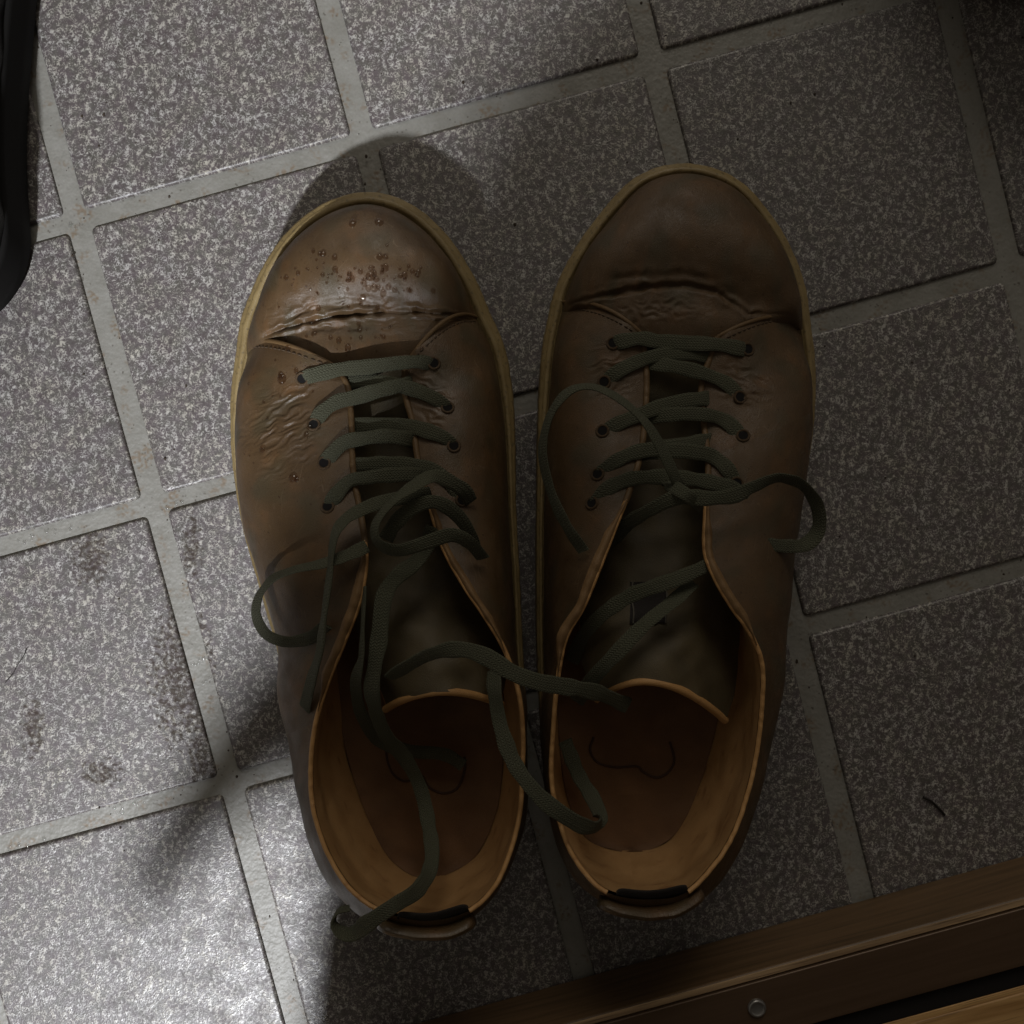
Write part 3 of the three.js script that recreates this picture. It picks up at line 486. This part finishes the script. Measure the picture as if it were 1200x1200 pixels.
const RIGHT = {
  seed: 41, leather: M.leatherDry, centre: [790, 600], heelCentre: [765, 880], facing: [[4.2, 9, 0.0044], [23.6, 28.4, 0.004]], tab: [14.9, 17.1], flip: undefined, band: (p) => lerp(1.15, 0.66, smooth(p.z, -0.07, 0.02)), toeLabel: undefined,
  quarter: [
    [661, 354, 0.030, 752, 392, 0.0545, 708, 361, 0.0512], [650, 405, 0.029, 757, 430, 0.057], [644, 460, 0.028, 757, 470, 0.060], [640, 520, 0.028, 751, 530, 0.066, 0.25, 0.8], [638, 575, 0.028, 737, 577, 0.072, 0.25, 0.75],
    [637, 625, 0.028, 720, 620, 0.0775, 0.25, 0.7], [637, 675, 0.028, 703, 664, 0.081, 0.22, 0.66], [637, 725, 0.028, 684, 710, 0.082, 0.18, 0.6], [638, 775, 0.028, 663, 748, 0.081, 0.1, 0.6], [640, 820, 0.028, 653, 800, 0.0785, 0, 0.55],
    [643, 865, 0.028, 648, 858, 0.0755, -0.1, 0.55], [647, 910, 0.028, 646, 908, 0.074, -0.2, 0.55], [655, 950, 0.028, 652, 948, 0.0755, -0.2, 0.55], [672, 985, 0.028, 666, 992, 0.079, -0.1, 0.55], [695, 1008, 0.028, 688, 1026, 0.083, 0, 0.55],
    [725, 1020, 0.028, 715, 1047, 0.086, 0, 0.55], [757, 1023, 0.028, 757, 1054, 0.087, 0.05, 0.55], [788, 1015, 0.028, 802, 1047, 0.086, 0, 0.55], [814, 995, 0.028, 838, 1012, 0.082, -0.1, 0.55], [835, 965, 0.028, 860, 976, 0.079, -0.15, 0.55],
    [852, 925, 0.028, 876, 930, 0.0755, -0.2, 0.55], [866, 880, 0.028, 887, 880, 0.074, -0.2, 0.55], [878, 835, 0.028, 893, 825, 0.0755, -0.1, 0.55], [890, 790, 0.028, 893, 778, 0.0785, 0, 0.55], [903, 740, 0.028, 879, 742, 0.081, 0.1, 0.6],
    [914, 690, 0.028, 858, 712, 0.082, 0.2, 0.65], [924, 640, 0.028, 838, 678, 0.081, 0.25, 0.68], [933, 590, 0.028, 826, 645, 0.0775, 0.25, 0.7], [940, 540, 0.028, 827, 597, 0.072, 0.25, 0.75], [945, 490, 0.028, 830, 545, 0.067, 0.25, 0.8],
    [945, 440, 0.028, 825, 497, 0.061], [941, 400, 0.029, 822, 452, 0.057, 905, 408, 0.051], [936, 371, 0.030, 841, 395, 0.0545, 890, 374, 0.0512],
  ],
  toe: [
    [656, 370, 0.027, 668, 382, 0.030], [664, 343, 0.030, 690, 382, 0.044], [680, 309, 0.0315, 712, 387, 0.0505], [701, 276, 0.0325, 732, 393, 0.0525], [725, 246, 0.0335, 752, 398, 0.053], [749, 221, 0.0345, 770, 400, 0.0535], [776, 208, 0.035, 785, 401, 0.0535],
    [806, 204, 0.035, 800, 402, 0.0535], [836, 210, 0.0345, 815, 402, 0.0535], [860, 222, 0.034, 830, 402, 0.0535], [881, 243, 0.0335, 846, 401, 0.053], [905, 276, 0.033, 864, 398, 0.0525], [923, 312, 0.032, 884, 394, 0.0505], [934, 348, 0.031, 908, 390, 0.046], [939, 386, 0.029, 930, 392, 0.034],
  ],
  creases: [[[[690, 350], [715, 346], [755, 338], [812, 335], [860, 347], [890, 366]], 0.0006, 0.0018], [[[650, 345], [720, 342], [800, 334], [880, 350], [935, 362]], 0.002, 0.008], [[[660, 352], [684, 350], [710, 346], [755, 338], [800, 335], [840, 343], [878, 370], [937, 369]], 0.0008, 0.0008], [[[700, 330], [740, 325], [800, 322], [850, 330]], 0.0004, 0.0012]],
  wrinkles: [[860, 450, 50, 45, 0.9, 0.35, 0.0005, 0.005, 0.02], [720, 440, 40, 50, -0.9, 0.3, 0.0004, 0.005, 0.02], [780, 365, 70, 22, 1, 0.1, 0.0005, 0.0034, 0.012]],
  tongue: [
    [745, 394, 0.044, 796, 396, 0.0485, 846, 396, 0.044], [738, 470, 0.040, 790, 470, 0.044, 842, 470, 0.040], [726, 540, 0.040, 788, 540, 0.044, 852, 545, 0.04], [704, 620, 0.042, 780, 620, 0.048, 858, 625, 0.042],
    [684, 690, 0.046, 770, 686, 0.056, 866, 700, 0.046], [680, 765, 0.055, 768, 748, 0.0705, 866, 780, 0.055], [700, 820, 0.060, 770, 800, 0.0755, 850, 845, 0.060],
  ],
  tongueLabel: [760, 706, 42, 48],
  insole: [[640, 640], [645, 700], [650, 760], [652, 810], [655, 860], [660, 910], [668, 945], [685, 980], [710, 994], [735, 998], [760, 996], [785, 985], [805, 955], [820, 920], [832, 880], [842, 840], [852, 790], [862, 740], [872, 680], [880, 640]],
  insoleFront: [[670, 480], [920, 480]],
  stamp: [[694, 866], [692, 880], [700, 895], [720, 901], [745, 899], [755, 907], [770, 913], [785, 907], [791, 890], [787, 870]],
  heelTab: [[701, 1055, 0.079, 80], [730, 1064, 0.080, 82], [762, 1066, 0.080, 85], [792, 1060, 0.080, 88], [822, 1042, 0.079, 90]],
  heelDarkStrip: [[722, 1047, 0.085, 45], [765, 1050, 0.086, 45], [806, 1042, 0.085, 45]],
  eyelets: [[718, 402], [876, 410], [708, 448], [868, 465], [706, 505], [870, 511], [700, 555], [864, 566], [694, 590]],
  laces: [
    [[[719, 402, -0.001], [727, 401, 0.001], [748, 399, 0.0025], [770, 400, 0.0585], [800, 402, 0.0595], [842, 406, 0.002], [866, 409, 0.001], [875, 410, -0.001]]],
    [[[710, 447, -0.001], [724, 436, 0.001], [750, 423, 0.002], [775, 416, 0.059], [800, 414, 0.059], [828, 417, 0.056], [836, 418, 0.052]]],
    [[[866, 463, -0.001], [852, 452, 0.001], [834, 443, 0.0022], [815, 435, 0.0605], [788, 429, 0.0605], [760, 425, 0.057], [750, 424, 0.053]]],
    [[[707, 505, -0.001], [724, 498, 0.001], [748, 487, 0.002], [775, 476, 0.064], [800, 470, 0.064], [826, 467, 0.0595], [836, 466, 0.055]]],
    [[[869, 511, -0.001], [856, 499, 0.001], [840, 491, 0.002], [815, 485, 0.0655], [785, 486, 0.0655], [755, 490, 0.06], [746, 492, 0.056]]],
    [[[701, 555, -0.001], [718, 543, 0.001], [742, 533, 0.002], [770, 526, 0.069], [795, 522, 0.069], [828, 516, 0.064], [840, 514, 0.06]]],
    [[[864, 566, -0.001], [852, 550, 0.001], [836, 537, 0.002], [815, 530, 0.0705], [788, 528, 0.0705], [758, 531, 0.066], [744, 534, 0.061]]],
    [[[695, 590, -0.001], [712, 574, 0.001], [736, 564, 0.002], [765, 559, 0.0755], [790, 559, 0.0755], [815, 562, 0.0735], [836, 566, 0.073], [860, 576, 0.002], [872, 588, -0.001]]],
    [[[802, 580, 0.079, 10], [796, 570, 0.083, 20], [785, 546, 0.088, 40], [770, 516, 0.091, 50], [752, 490, 0.092, 55], [722, 465, 0.091, 60], [692, 453, 0.089, 60], [665, 460, 0.086, 60], [645, 486, 0.083, 62], [636, 522, 0.081, 62], [639, 552, 0.08, 60], [650, 588, 0.08, 55], [665, 618, 0.08, 45], [684, 646, 0.078, 40]]],
    [[[716, 634, 0.062, 0], [735, 614, 0.071, 0], [761, 598, 0.081, 5], [794, 583, 0.087, 5], [830, 584, 0.088, 5], [860, 581, 0.088, 15], [884, 570, 0.086, 30], [914, 560, 0.081, 50], [942, 570, 0.075, 50], [958, 594, 0.07, 40], [959, 621, 0.067, 30], [944, 638, 0.067, 20], [920, 640, 0.069, 0], [890, 638, 0.072, 0], [862, 648, 0.074, 0]]],
    [[[782, 566, 0.076, 0], [790, 571, 0.086, 0], [803, 579, 0.091, 0], [815, 588, 0.087, 0], [822, 594, 0.077, 0]], 0.0056],
    [[[842, 655, 0.072, 0], [828, 663, 0.078, 0], [794, 678, 0.079, 5], [765, 688, 0.078, 5], [737, 699, 0.075, 5], [706, 720, 0.071, 10], [684, 744, 0.064, 15], [670, 775, 0.055, 15]]],
    [[[812, 682, 0.074, 30], [794, 700, 0.077, 40], [755, 732, 0.0795, 30], [722, 766, 0.079, 15], [696, 794, 0.072, 10], [676, 822, 0.06, 10]]],
  ],
};
const left = makeShoe(LEFT, 'brown leather sneaker with wet, lit toe and water droplets, left of the pair');
const right = makeShoe(RIGHT, 'brown leather sneaker in shadow with dry toe, right of the pair beside the wooden step');

// ---------------------------------------------------------------- water droplets on the wet toe
{
  const gs = [], drop = new THREE.SphereGeometry(1, 14, 7, 0, Math.PI * 2, 0, Math.PI * 0.5), gauss = () => (rnd() + rnd() + rnd() - 1.5) / 0.75;
  for (let i = 0; i < 160; i++) {
    let x, y; const q = rnd();
    if (q < 0.55) { x = 420 + gauss() * 62; y = 328 + gauss() * 22; } else if (q < 0.75) { x = 400 + gauss() * 80; y = 395 + gauss() * 22; } else if (q < 0.9) { x = 330 + gauss() * 45; y = 470 + gauss() * 60; } else { x = 425 + gauss() * 90; y = 300 + gauss() * 45; }
    const s = pick([left.gT, left.gQ], x, y), r = 0.0004 + 0.001 * Math.pow(rnd(), 2.2) + (rnd() < 0.06 ? 0.0006 : 0);
    if (s.n.y < 0.5) continue;
    const m = new THREE.Matrix4().compose(s.p, new THREE.Quaternion().setFromUnitVectors(V(0, 1, 0), s.n), V(r * (0.85 + 0.3 * rnd()), r * 0.75, r * (0.9 + 0.5 * rnd())));
    gs.push(drop.clone().applyMatrix4(m));
  }
  const d = mesh('water_droplets', mergeGeometries(gs), M.bead, left.root); d.userData.kind = 'stuff';
}

// ---------------------------------------------------------------- wooden step along the bottom right
const woodTex = (dark, light, k) => texture(512, 512, (x, y) => { const X = x / 512, Y = y / 512; const g = fbm(X * 3, Y * 26 + 0.6 * n2(X * 2.2, Y * 3), 4), p = smooth(n2b(X * 10, Y * 150), 0.45, 0.9), v = 0.5 + 0.9 * g; const c = mix3(dark, light, clamp(v)); const q = 1 - k * p; return [c[0] * q, c[1] * q, c[2] * q]; }, true);
const frame = (s, d, y) => stepA.clone().addScaledVector(e1, s).addScaledVector(e2, d).setY(y);
const turn = Math.atan2(-e1.z, e1.x);
function bar(s0, s1, d0, d1, y0, y1, rad = 0.0012) {
  const g = new RoundedBoxGeometry(s1 - s0, y1 - y0, d1 - d0, 3, Math.min(rad, (y1 - y0) / 2.1, (d1 - d0) / 2.1)); g.rotateY(turn); const c = frame((s0 + s1) / 2, (d0 + d1) / 2, (y0 + y1) / 2); g.translate(c.x, c.y, c.z);
  const p = g.attributes.position, uv = g.attributes.uv; for (let i = 0; i < p.count; i++) { const q = V(p.getX(i), 0, p.getZ(i)).sub(stepA); uv.setXY(i, q.dot(e1) / 0.4, (q.dot(e2) + p.getY(i)) / 0.12); }
  return g;
}
M.riser = new THREE.MeshStandardMaterial({ map: woodTex([0.1, 0.06, 0.027], [0.17, 0.1, 0.048], 0.35), roughness: 0.45 });
M.worn = new THREE.MeshStandardMaterial({ map: woodTex([0.22, 0.14, 0.075], [0.5, 0.34, 0.19], 0.6), roughness: 0.7 });
M.strip = new THREE.MeshStandardMaterial({ map: woodTex([0.095, 0.058, 0.034], [0.12, 0.075, 0.046], 0.08), roughness: 0.36, metalness: 0.25 });
M.oak = new THREE.MeshStandardMaterial({ map: woodTex([0.36, 0.19, 0.065], [0.62, 0.38, 0.16], 0.5), roughness: 0.5 });
M.steel = new THREE.MeshStandardMaterial({ color: new THREE.Color().setRGB(0.32, 0.31, 0.3), roughness: 0.35, metalness: 0.8 });
const step = thing('wooden_step', 'dark brown wooden step with metal strip and screw at the bottom right', 'step');
mesh('riser', bar(-0.25, 0.315, 0, 0.013, 0.0006, 0.0348, 0.0015), M.riser, step);
mesh('worn_edge', bar(-0.25, 0.315, 0.0003, 0.003, 0.035, 0.0356, 0.0003), M.worn, step, 'pale worn edge of the step');
mesh('metal_strip', bar(-0.25, 0.315, 0.0034, 0.0268, 0.035, 0.0368, 0.0006), M.strip, step, 'flat brown metal strip');
mesh('gap_shade', bar(-0.25, 0.315, 0.0134, 0.6, 0.0006, 0.0335, 0.001), M.hole, step, 'near black board painting the shade of the gap by the strip');  // near-black board paints the shade in the gap behind the strip
{
  const c = P(887, 1181, 0.0371), sc = new THREE.Group(); sc.name = 'screw'; step.add(sc); sc.position.copy(c);
  mesh('head', new THREE.LatheGeometry([[0, 0.0007], [0.0022, 0.0007], [0.0026, 0.0012], [0.0032, 0.0013], [0.0037, 0.0008], [0.0038, -0.0003]].map((q) => new THREE.Vector2(...q)), 32), M.steel, sc);
}
const planks = [[0.0362, 0.0995], [0.1, 0.175], [0.1755, 0.25], [0.2505, 0.325], [0.3255, 0.4], [0.4005, 0.475], [0.4755, 0.55], [0.5505, 0.625], [0.6255, 0.7]];
const wf = mesh('wooden_floor', bar(-0.25, 0.315, 0.0362, 0.7, 0.0337, 0.0345, 0.0008), M.oak); wf.userData.kind = 'structure';
for (const [a, b] of planks) mesh('plank', bar(-0.25, a < 0.1 ? 0.315 : 0.75, a, b, 0.0347, 0.039, 0.0008), M.oak, wf);

// ---------------------------------------------------------------- black shoes at the edges of the picture
M.black = new THREE.MeshPhysicalMaterial({ color: new THREE.Color().setRGB(0.007, 0.0065, 0.006), bumpMap: leatherBump, bumpScale: 0.0006, roughness: 0.5, specularIntensity: 0.6 });
M.blackSole = new THREE.MeshPhysicalMaterial({ color: new THREE.Color().setRGB(0.008, 0.0075, 0.007), roughness: 0.8, specularIntensity: 0.3 });
M.cloth = new THREE.MeshStandardMaterial({ color: new THREE.Color().setRGB(0.06, 0.07, 0.095), bumpMap: leatherBump, bumpScale: 0.0003, roughness: 0.85 });
function blackShoe(label) {
  // own frame: length along z (toe at -z), 0.285 long
  const t = thing('black_shoe', label, 'shoe', undefined), out = [];
  const wAt = (z) => { const u = clamp((z + 0.1425) / 0.285); const toe = Math.sqrt(clamp(1 - ((0.3 - u) / 0.3) ** 2)), heel = Math.sqrt(clamp(1 - ((u - 0.86) / 0.14) ** 2)); return (u < 0.3 ? toe : u > 0.86 ? heel : 1) * lerp(0.051, 0.036, smooth(u, 0.3, 0.8)); };
  const ring = (k) => (a) => { const u = a < 0.5 ? a * 2 : 2 - a * 2, z = -0.1425 + 0.285 * (0.5 - 0.5 * Math.cos(u * Math.PI)), s = a < 0.5 ? -1 : 1; return [s * wAt(z) * k, z * (1 - (1 - k) * 0.35)]; };
  const top = (z) => lerp(0.05, 0.075, smooth(z, -0.11, 0.02));
  mesh('sole', grid(120, 6, (a, s) => { const k = [0.96, 1.04, 1.05, 1.05, 1.04, 0.9, 0.5][Math.round(s * 6)], y = [0.026, 0.026, 0.023, 0.012, 0.003, 0.0006, 0.0006][Math.round(s * 6)], [x, z] = ring(k)(a); return V(x, y, z); }), M.blackSole, t);
  mesh('upper', grid(160, 40, (a, s) => {
    const [x0, z0] = ring(1)(a), open = smooth(z0, -0.05, 0.02), e = Math.pow(s, 1), k = lerp(lerp(1, 0.06, e * e), lerp(1.02, 0.74, e), open), [x, z] = ring(1)(a), y = 0.026 + (top(z0) - 0.026) * (1 - Math.pow(1 - e, lerp(2.6, 1.1, open)));
    return V(x * k + Math.sign(x) * 0.004 * Math.sin(e * Math.PI) * open, y, lerp(z, lerp(-0.03, z * 0.95, smooth(z0, -0.06, 0)), e * (1 - open) * 0.9));
  }, (p) => 0.0008 * n3(p.x * 50, p.y * 50, p.z * 50)), M.black, t);
  mesh('collar', tube((a) => { const z = lerp(0.0, 0.128, Math.sin(a * Math.PI)), s = a < 0.5 ? -1 : 1; return V(s * wAt(z) * 0.75 * Math.min(1, Math.abs(a - 0.5) * 9), top(z), z); }, 0.003, 80), M.black, t);
  mesh('insole', grid(20, 10, (u, v) => { const z = lerp(-0.06, 0.132, u); return V((v - 0.5) * 2 * wAt(z) * 0.9, 0.032, z); }), M.cloth, t);
  return t;
}
const bs = blackShoe('black leather shoe cut off by the left edge above the pale joint');
bs.position.set(-0.2495, 0.0002, -0.206); bs.rotation.y = 0.05;
const bs2 = bs.clone(); bs2.name = numbered('black_shoe'); scene.add(bs2); bs2.userData = { label: 'black shoe whose tip shows in the top right corner', category: 'shoe' };
{ const q = P(1205, 10); bs2.position.set(q.x - 0.058, 0.0002, q.z - 0.134); bs2.rotation.y = 0.5; }

// ---------------------------------------------------------------- bits on the tiles
M.hair = new THREE.MeshStandardMaterial({ color: new THREE.Color().setRGB(0.012, 0.009, 0.007), roughness: 0.6 });
const strand = (pts, r) => tube(rail(pts.map(([x, y], i) => P(x, y, 0.0006 + 0.0004 * (i % 2)))), r, 24);
function bit(name, label, category, g, m) { const o = mesh(name, g, m); o.userData = { label, category }; return o; }
bit('dark_fibre', 'short curved dark fibre lying on the tile right of the shoes', 'fibre', strand([[1082, 934], [1090, 938], [1097, 944], [1103, 950], [1107, 955]], 0.0005), M.hair);
bit('black_hair', 'thin dark hair on the tile near the left edge', 'hair', strand([[31, 760], [27, 770], [20, 780], [15, 790], [6, 800]], 0.00018), M.hair);
{
  const gs = [], drop = new THREE.SphereGeometry(1, 10, 6, 0, Math.PI * 2, 0, Math.PI * 0.5);
  for (const [x, y, n, a] of [[235, 775, 7, 14], [245, 800, 4, 10], [70, 620, 6, 20], [30, 632, 5, 14], [160, 945, 8, 30], [30, 990, 6, 25], [86, 262, 6, 12], [240, 870, 2, 10], [205, 590, 4, 12]]) for (let i = 0; i < n; i++) {
    const dx = (rnd() - 0.5) * 2 * a, p = P(x + dx, y - dx * 0.26 + (rnd() - 0.5) * 8, 0), r = 0.0004 + 0.0007 * rnd(); p.y = -0.0016;
    gs.push(drop.clone().scale(r, r * 0.5, r * (0.8 + rnd() * 0.6)).translate(p.x, p.y, p.z));
  }
  const d = mesh('water_beads', mergeGeometries(gs), new THREE.MeshPhysicalMaterial({ color: new THREE.Color().setRGB(0.95, 0.95, 0.95), transmission: 1, thickness: 0, ior: 1.6, roughness: 0.12 })); d.userData = { label: 'tiny water beads scattered along the pale joints at the left', category: 'water', kind: 'stuff' };
}

{
  const gs = [], stone = new THREE.IcosahedronGeometry(1, 0);
  for (let i = 0; i < 150; i++) { const p = P(rnd() * 1200, rnd() * 1000, 0), r = 0.00022 + 0.0005 * Math.pow(rnd(), 3); p.y = r * 0.4; gs.push(stone.clone().rotateY(rnd() * 6).scale(r, r * 0.6, r * (0.7 + rnd())).translate(p.x, p.y, p.z)); }
  for (let i = 0; i < 130; i++) { const k = Math.floor(rnd() * 5) - 1, a = rnd() * 4 - 1, q = O.clone(), side = (rnd() - 0.5) * 0.07; if (i % 2) q.addScaledVector(U, a).addScaledVector(W, k + side); else q.addScaledVector(U, k + side).addScaledVector(W, a); if (beyond(q) > -0.002) continue; const r = 0.0002 + 0.0005 * Math.pow(rnd(), 2.5); gs.push(stone.clone().rotateY(rnd() * 6).scale(r, r * 0.6, r * (0.7 + rnd())).translate(q.x, -0.0016, q.z)); }
  M.grit = new THREE.MeshStandardMaterial({ color: new THREE.Color().setRGB(0.045, 0.032, 0.022), roughness: 0.9 });
  const d = mesh('grit', mergeGeometries(gs), M.grit); d.userData = { label: 'fine dark grit scattered over the tiles and joints', category: 'grit', kind: 'stuff' };
}

// ---------------------------------------------------------------- unseen, out of view: cabinet and coat placed to shade, door and lamp to light
M.cabinet = new THREE.MeshStandardMaterial({ map: woodTex([0.05, 0.028, 0.013], [0.09, 0.05, 0.024], 0.3), roughness: 0.5 });
const CZ = 0.45;
M.coat = new THREE.MeshStandardMaterial({ color: new THREE.Color().setRGB(0.035, 0.037, 0.042), roughness: 0.8 });
const cab = thing('unseen_shade_cabinet', 'unseen tall dark cabinet behind the step, placed to shade the right half', 'cabinet');  // unseen cabinet, placed to shade the right half
{
  const L0 = (F) => { const k = (CZ - F.z) / (LAMP.z - F.z); return F.clone().lerp(LAMP, k); };   // where the ray from a floor point to the lamp passes the coat
  const foot = L0(P(470, 1130)), s = foot.clone().sub(stepA).dot(e1), d = foot.clone().sub(stepA).dot(e2) + 0.06;
  mesh('body', bar(s - 1.0, s, d, d + 0.3, 0.034, 1.75, 0.003), M.cabinet, cab);
  for (let k = 0; k < 2; k++) { const a = s - 0.995 + k * 0.499, dr = mesh('door', bar(a, a + 0.493, d - 0.018, d - 0.001, 0.06, 1.73, 0.002), M.cabinet, cab); mesh('handle', bar(a + (k ? 0.02 : 0.445), a + (k ? 0.032 : 0.457), d - 0.03, d - 0.0185, 0.8, 0.92, 0.003), M.steel, dr); }
  // unseen coat, its left side and sleeve shaped to cast the shadow's edge
  const coat = thing('unseen_shade_coat', 'unseen dark coat before the cabinet, shaped to shade the shoes and the right half', 'coat');
  const side = [[352, 1300], [356, 1180], [362, 1090], [375, 1000], [350, 900], [352, 800], [348, 700], [346, 620], [352, 540], [376, 460], [418, 390], [474, 320], [505, 240], [550, 130], [640, 0]].map(([x, y]) => L0(P(x, y)));
  const sr = rail(side, true), N = 60;
  mesh('body', grid(N, 40, (t, q) => { const a = sr(t), w = lerp(0.5, 0.34, t), ang = q * Math.PI * 2, x = a.x + w * (0.5 - 0.5 * Math.cos(ang)), th = 0.03 + 0.012 * n2(x * 18, a.y * 3); return V(x, a.y, CZ + th * Math.sin(ang) - (x - a.x) * 0.26); }), M.coat, coat);
  const arm = [[400, 820], [335, 830], [280, 890], [225, 960], [165, 1050]].map(([x, y]) => L0(P(x, y)));  // unseen sleeve laid out so its shadow streaks across the tiles
  const ar = rail(arm, true);
  mesh('sleeve', grid(40, 20, (t, q) => { const c = ar(t), T2 = ar(Math.min(1, t + 0.02)).sub(ar(Math.max(0, t - 0.02))).normalize(), up = V(0, 0, 1).cross(T2).normalize(), w = lerp(0.024, 0.005, Math.pow(t, 0.7)) * (1 + 0.1 * n2(t * 9, 2)), ang = q * Math.PI * 2; return c.addScaledVector(up, Math.cos(ang) * w).add(V(0, 0, Math.sin(ang) * w * 0.8)); }), M.coat, coat);
}
const door = thing('unseen_door', 'unseen grey door beyond the toes, its glowing pane placed to light the shoes', 'door');  // unseen door, placed so its pane lights the toes and linings
door.position.set(DOOR.x, 0, DOOR.z - 0.05);
M.doorPaint = new THREE.MeshStandardMaterial({ color: new THREE.Color().setRGB(0.16, 0.15, 0.14), roughness: 0.6 });
M.glowPane = new THREE.MeshStandardMaterial({ color: new THREE.Color().setRGB(0.6, 0.6, 0.58), emissive: new THREE.Color().setRGB(1.0, 0.93, 0.8), emissiveIntensity: 0.25, roughness: 0.5 });  // glowing pane of the unseen door
{ const b = (name, w, h, d, x, y, z, m, par = door) => mesh(name, new RoundedBoxGeometry(w, h, d, 2, 0.004).translate(x, y, z), m, par);
  b('stile', 0.12, 2.1, 0.05, -0.52, 1.05, 0, M.doorPaint); const st = b('stile', 0.12, 2.1, 0.05, 0.52, 1.05, 0, M.doorPaint); b('rail', 0.914, 0.76, 0.046, 0, 0.39, 0, M.doorPaint); b('rail', 0.914, 0.16, 0.046, 0, 2.01, 0, M.doorPaint);
  b('pane', 0.908, 1.144, 0.01, 0, 1.35, 0.01, M.glowPane); b('handle', 0.03, 0.2, 0.04, 0.52, 1.05, 0.046, M.steel, st); }
const lamp = thing('unseen_lamp', 'unseen white globe lamp on a stem, lighting the floor from the lower left', 'lamp');  // unseen lamp, out of view, gives the key light and floor glare
lamp.position.copy(LAMP);
M.glow = new THREE.MeshStandardMaterial({ color: 0xffffff, emissive: new THREE.Color().setRGB(1, 0.98, 0.96), emissiveIntensity: 6, roughness: 0.4 });
mesh('globe', new THREE.SphereGeometry(0.04, 32, 20), M.glow, lamp);
mesh('stem', new THREE.CylinderGeometry(0.005, 0.005, 1.0, 12).translate(0, 0.546, 0), M.steel, lamp);
mesh('canopy', new THREE.CylinderGeometry(0.05, 0.055, 0.02, 24).translate(0, 1.05, 0), M.steel, lamp);

renderer.render(scene, camera);
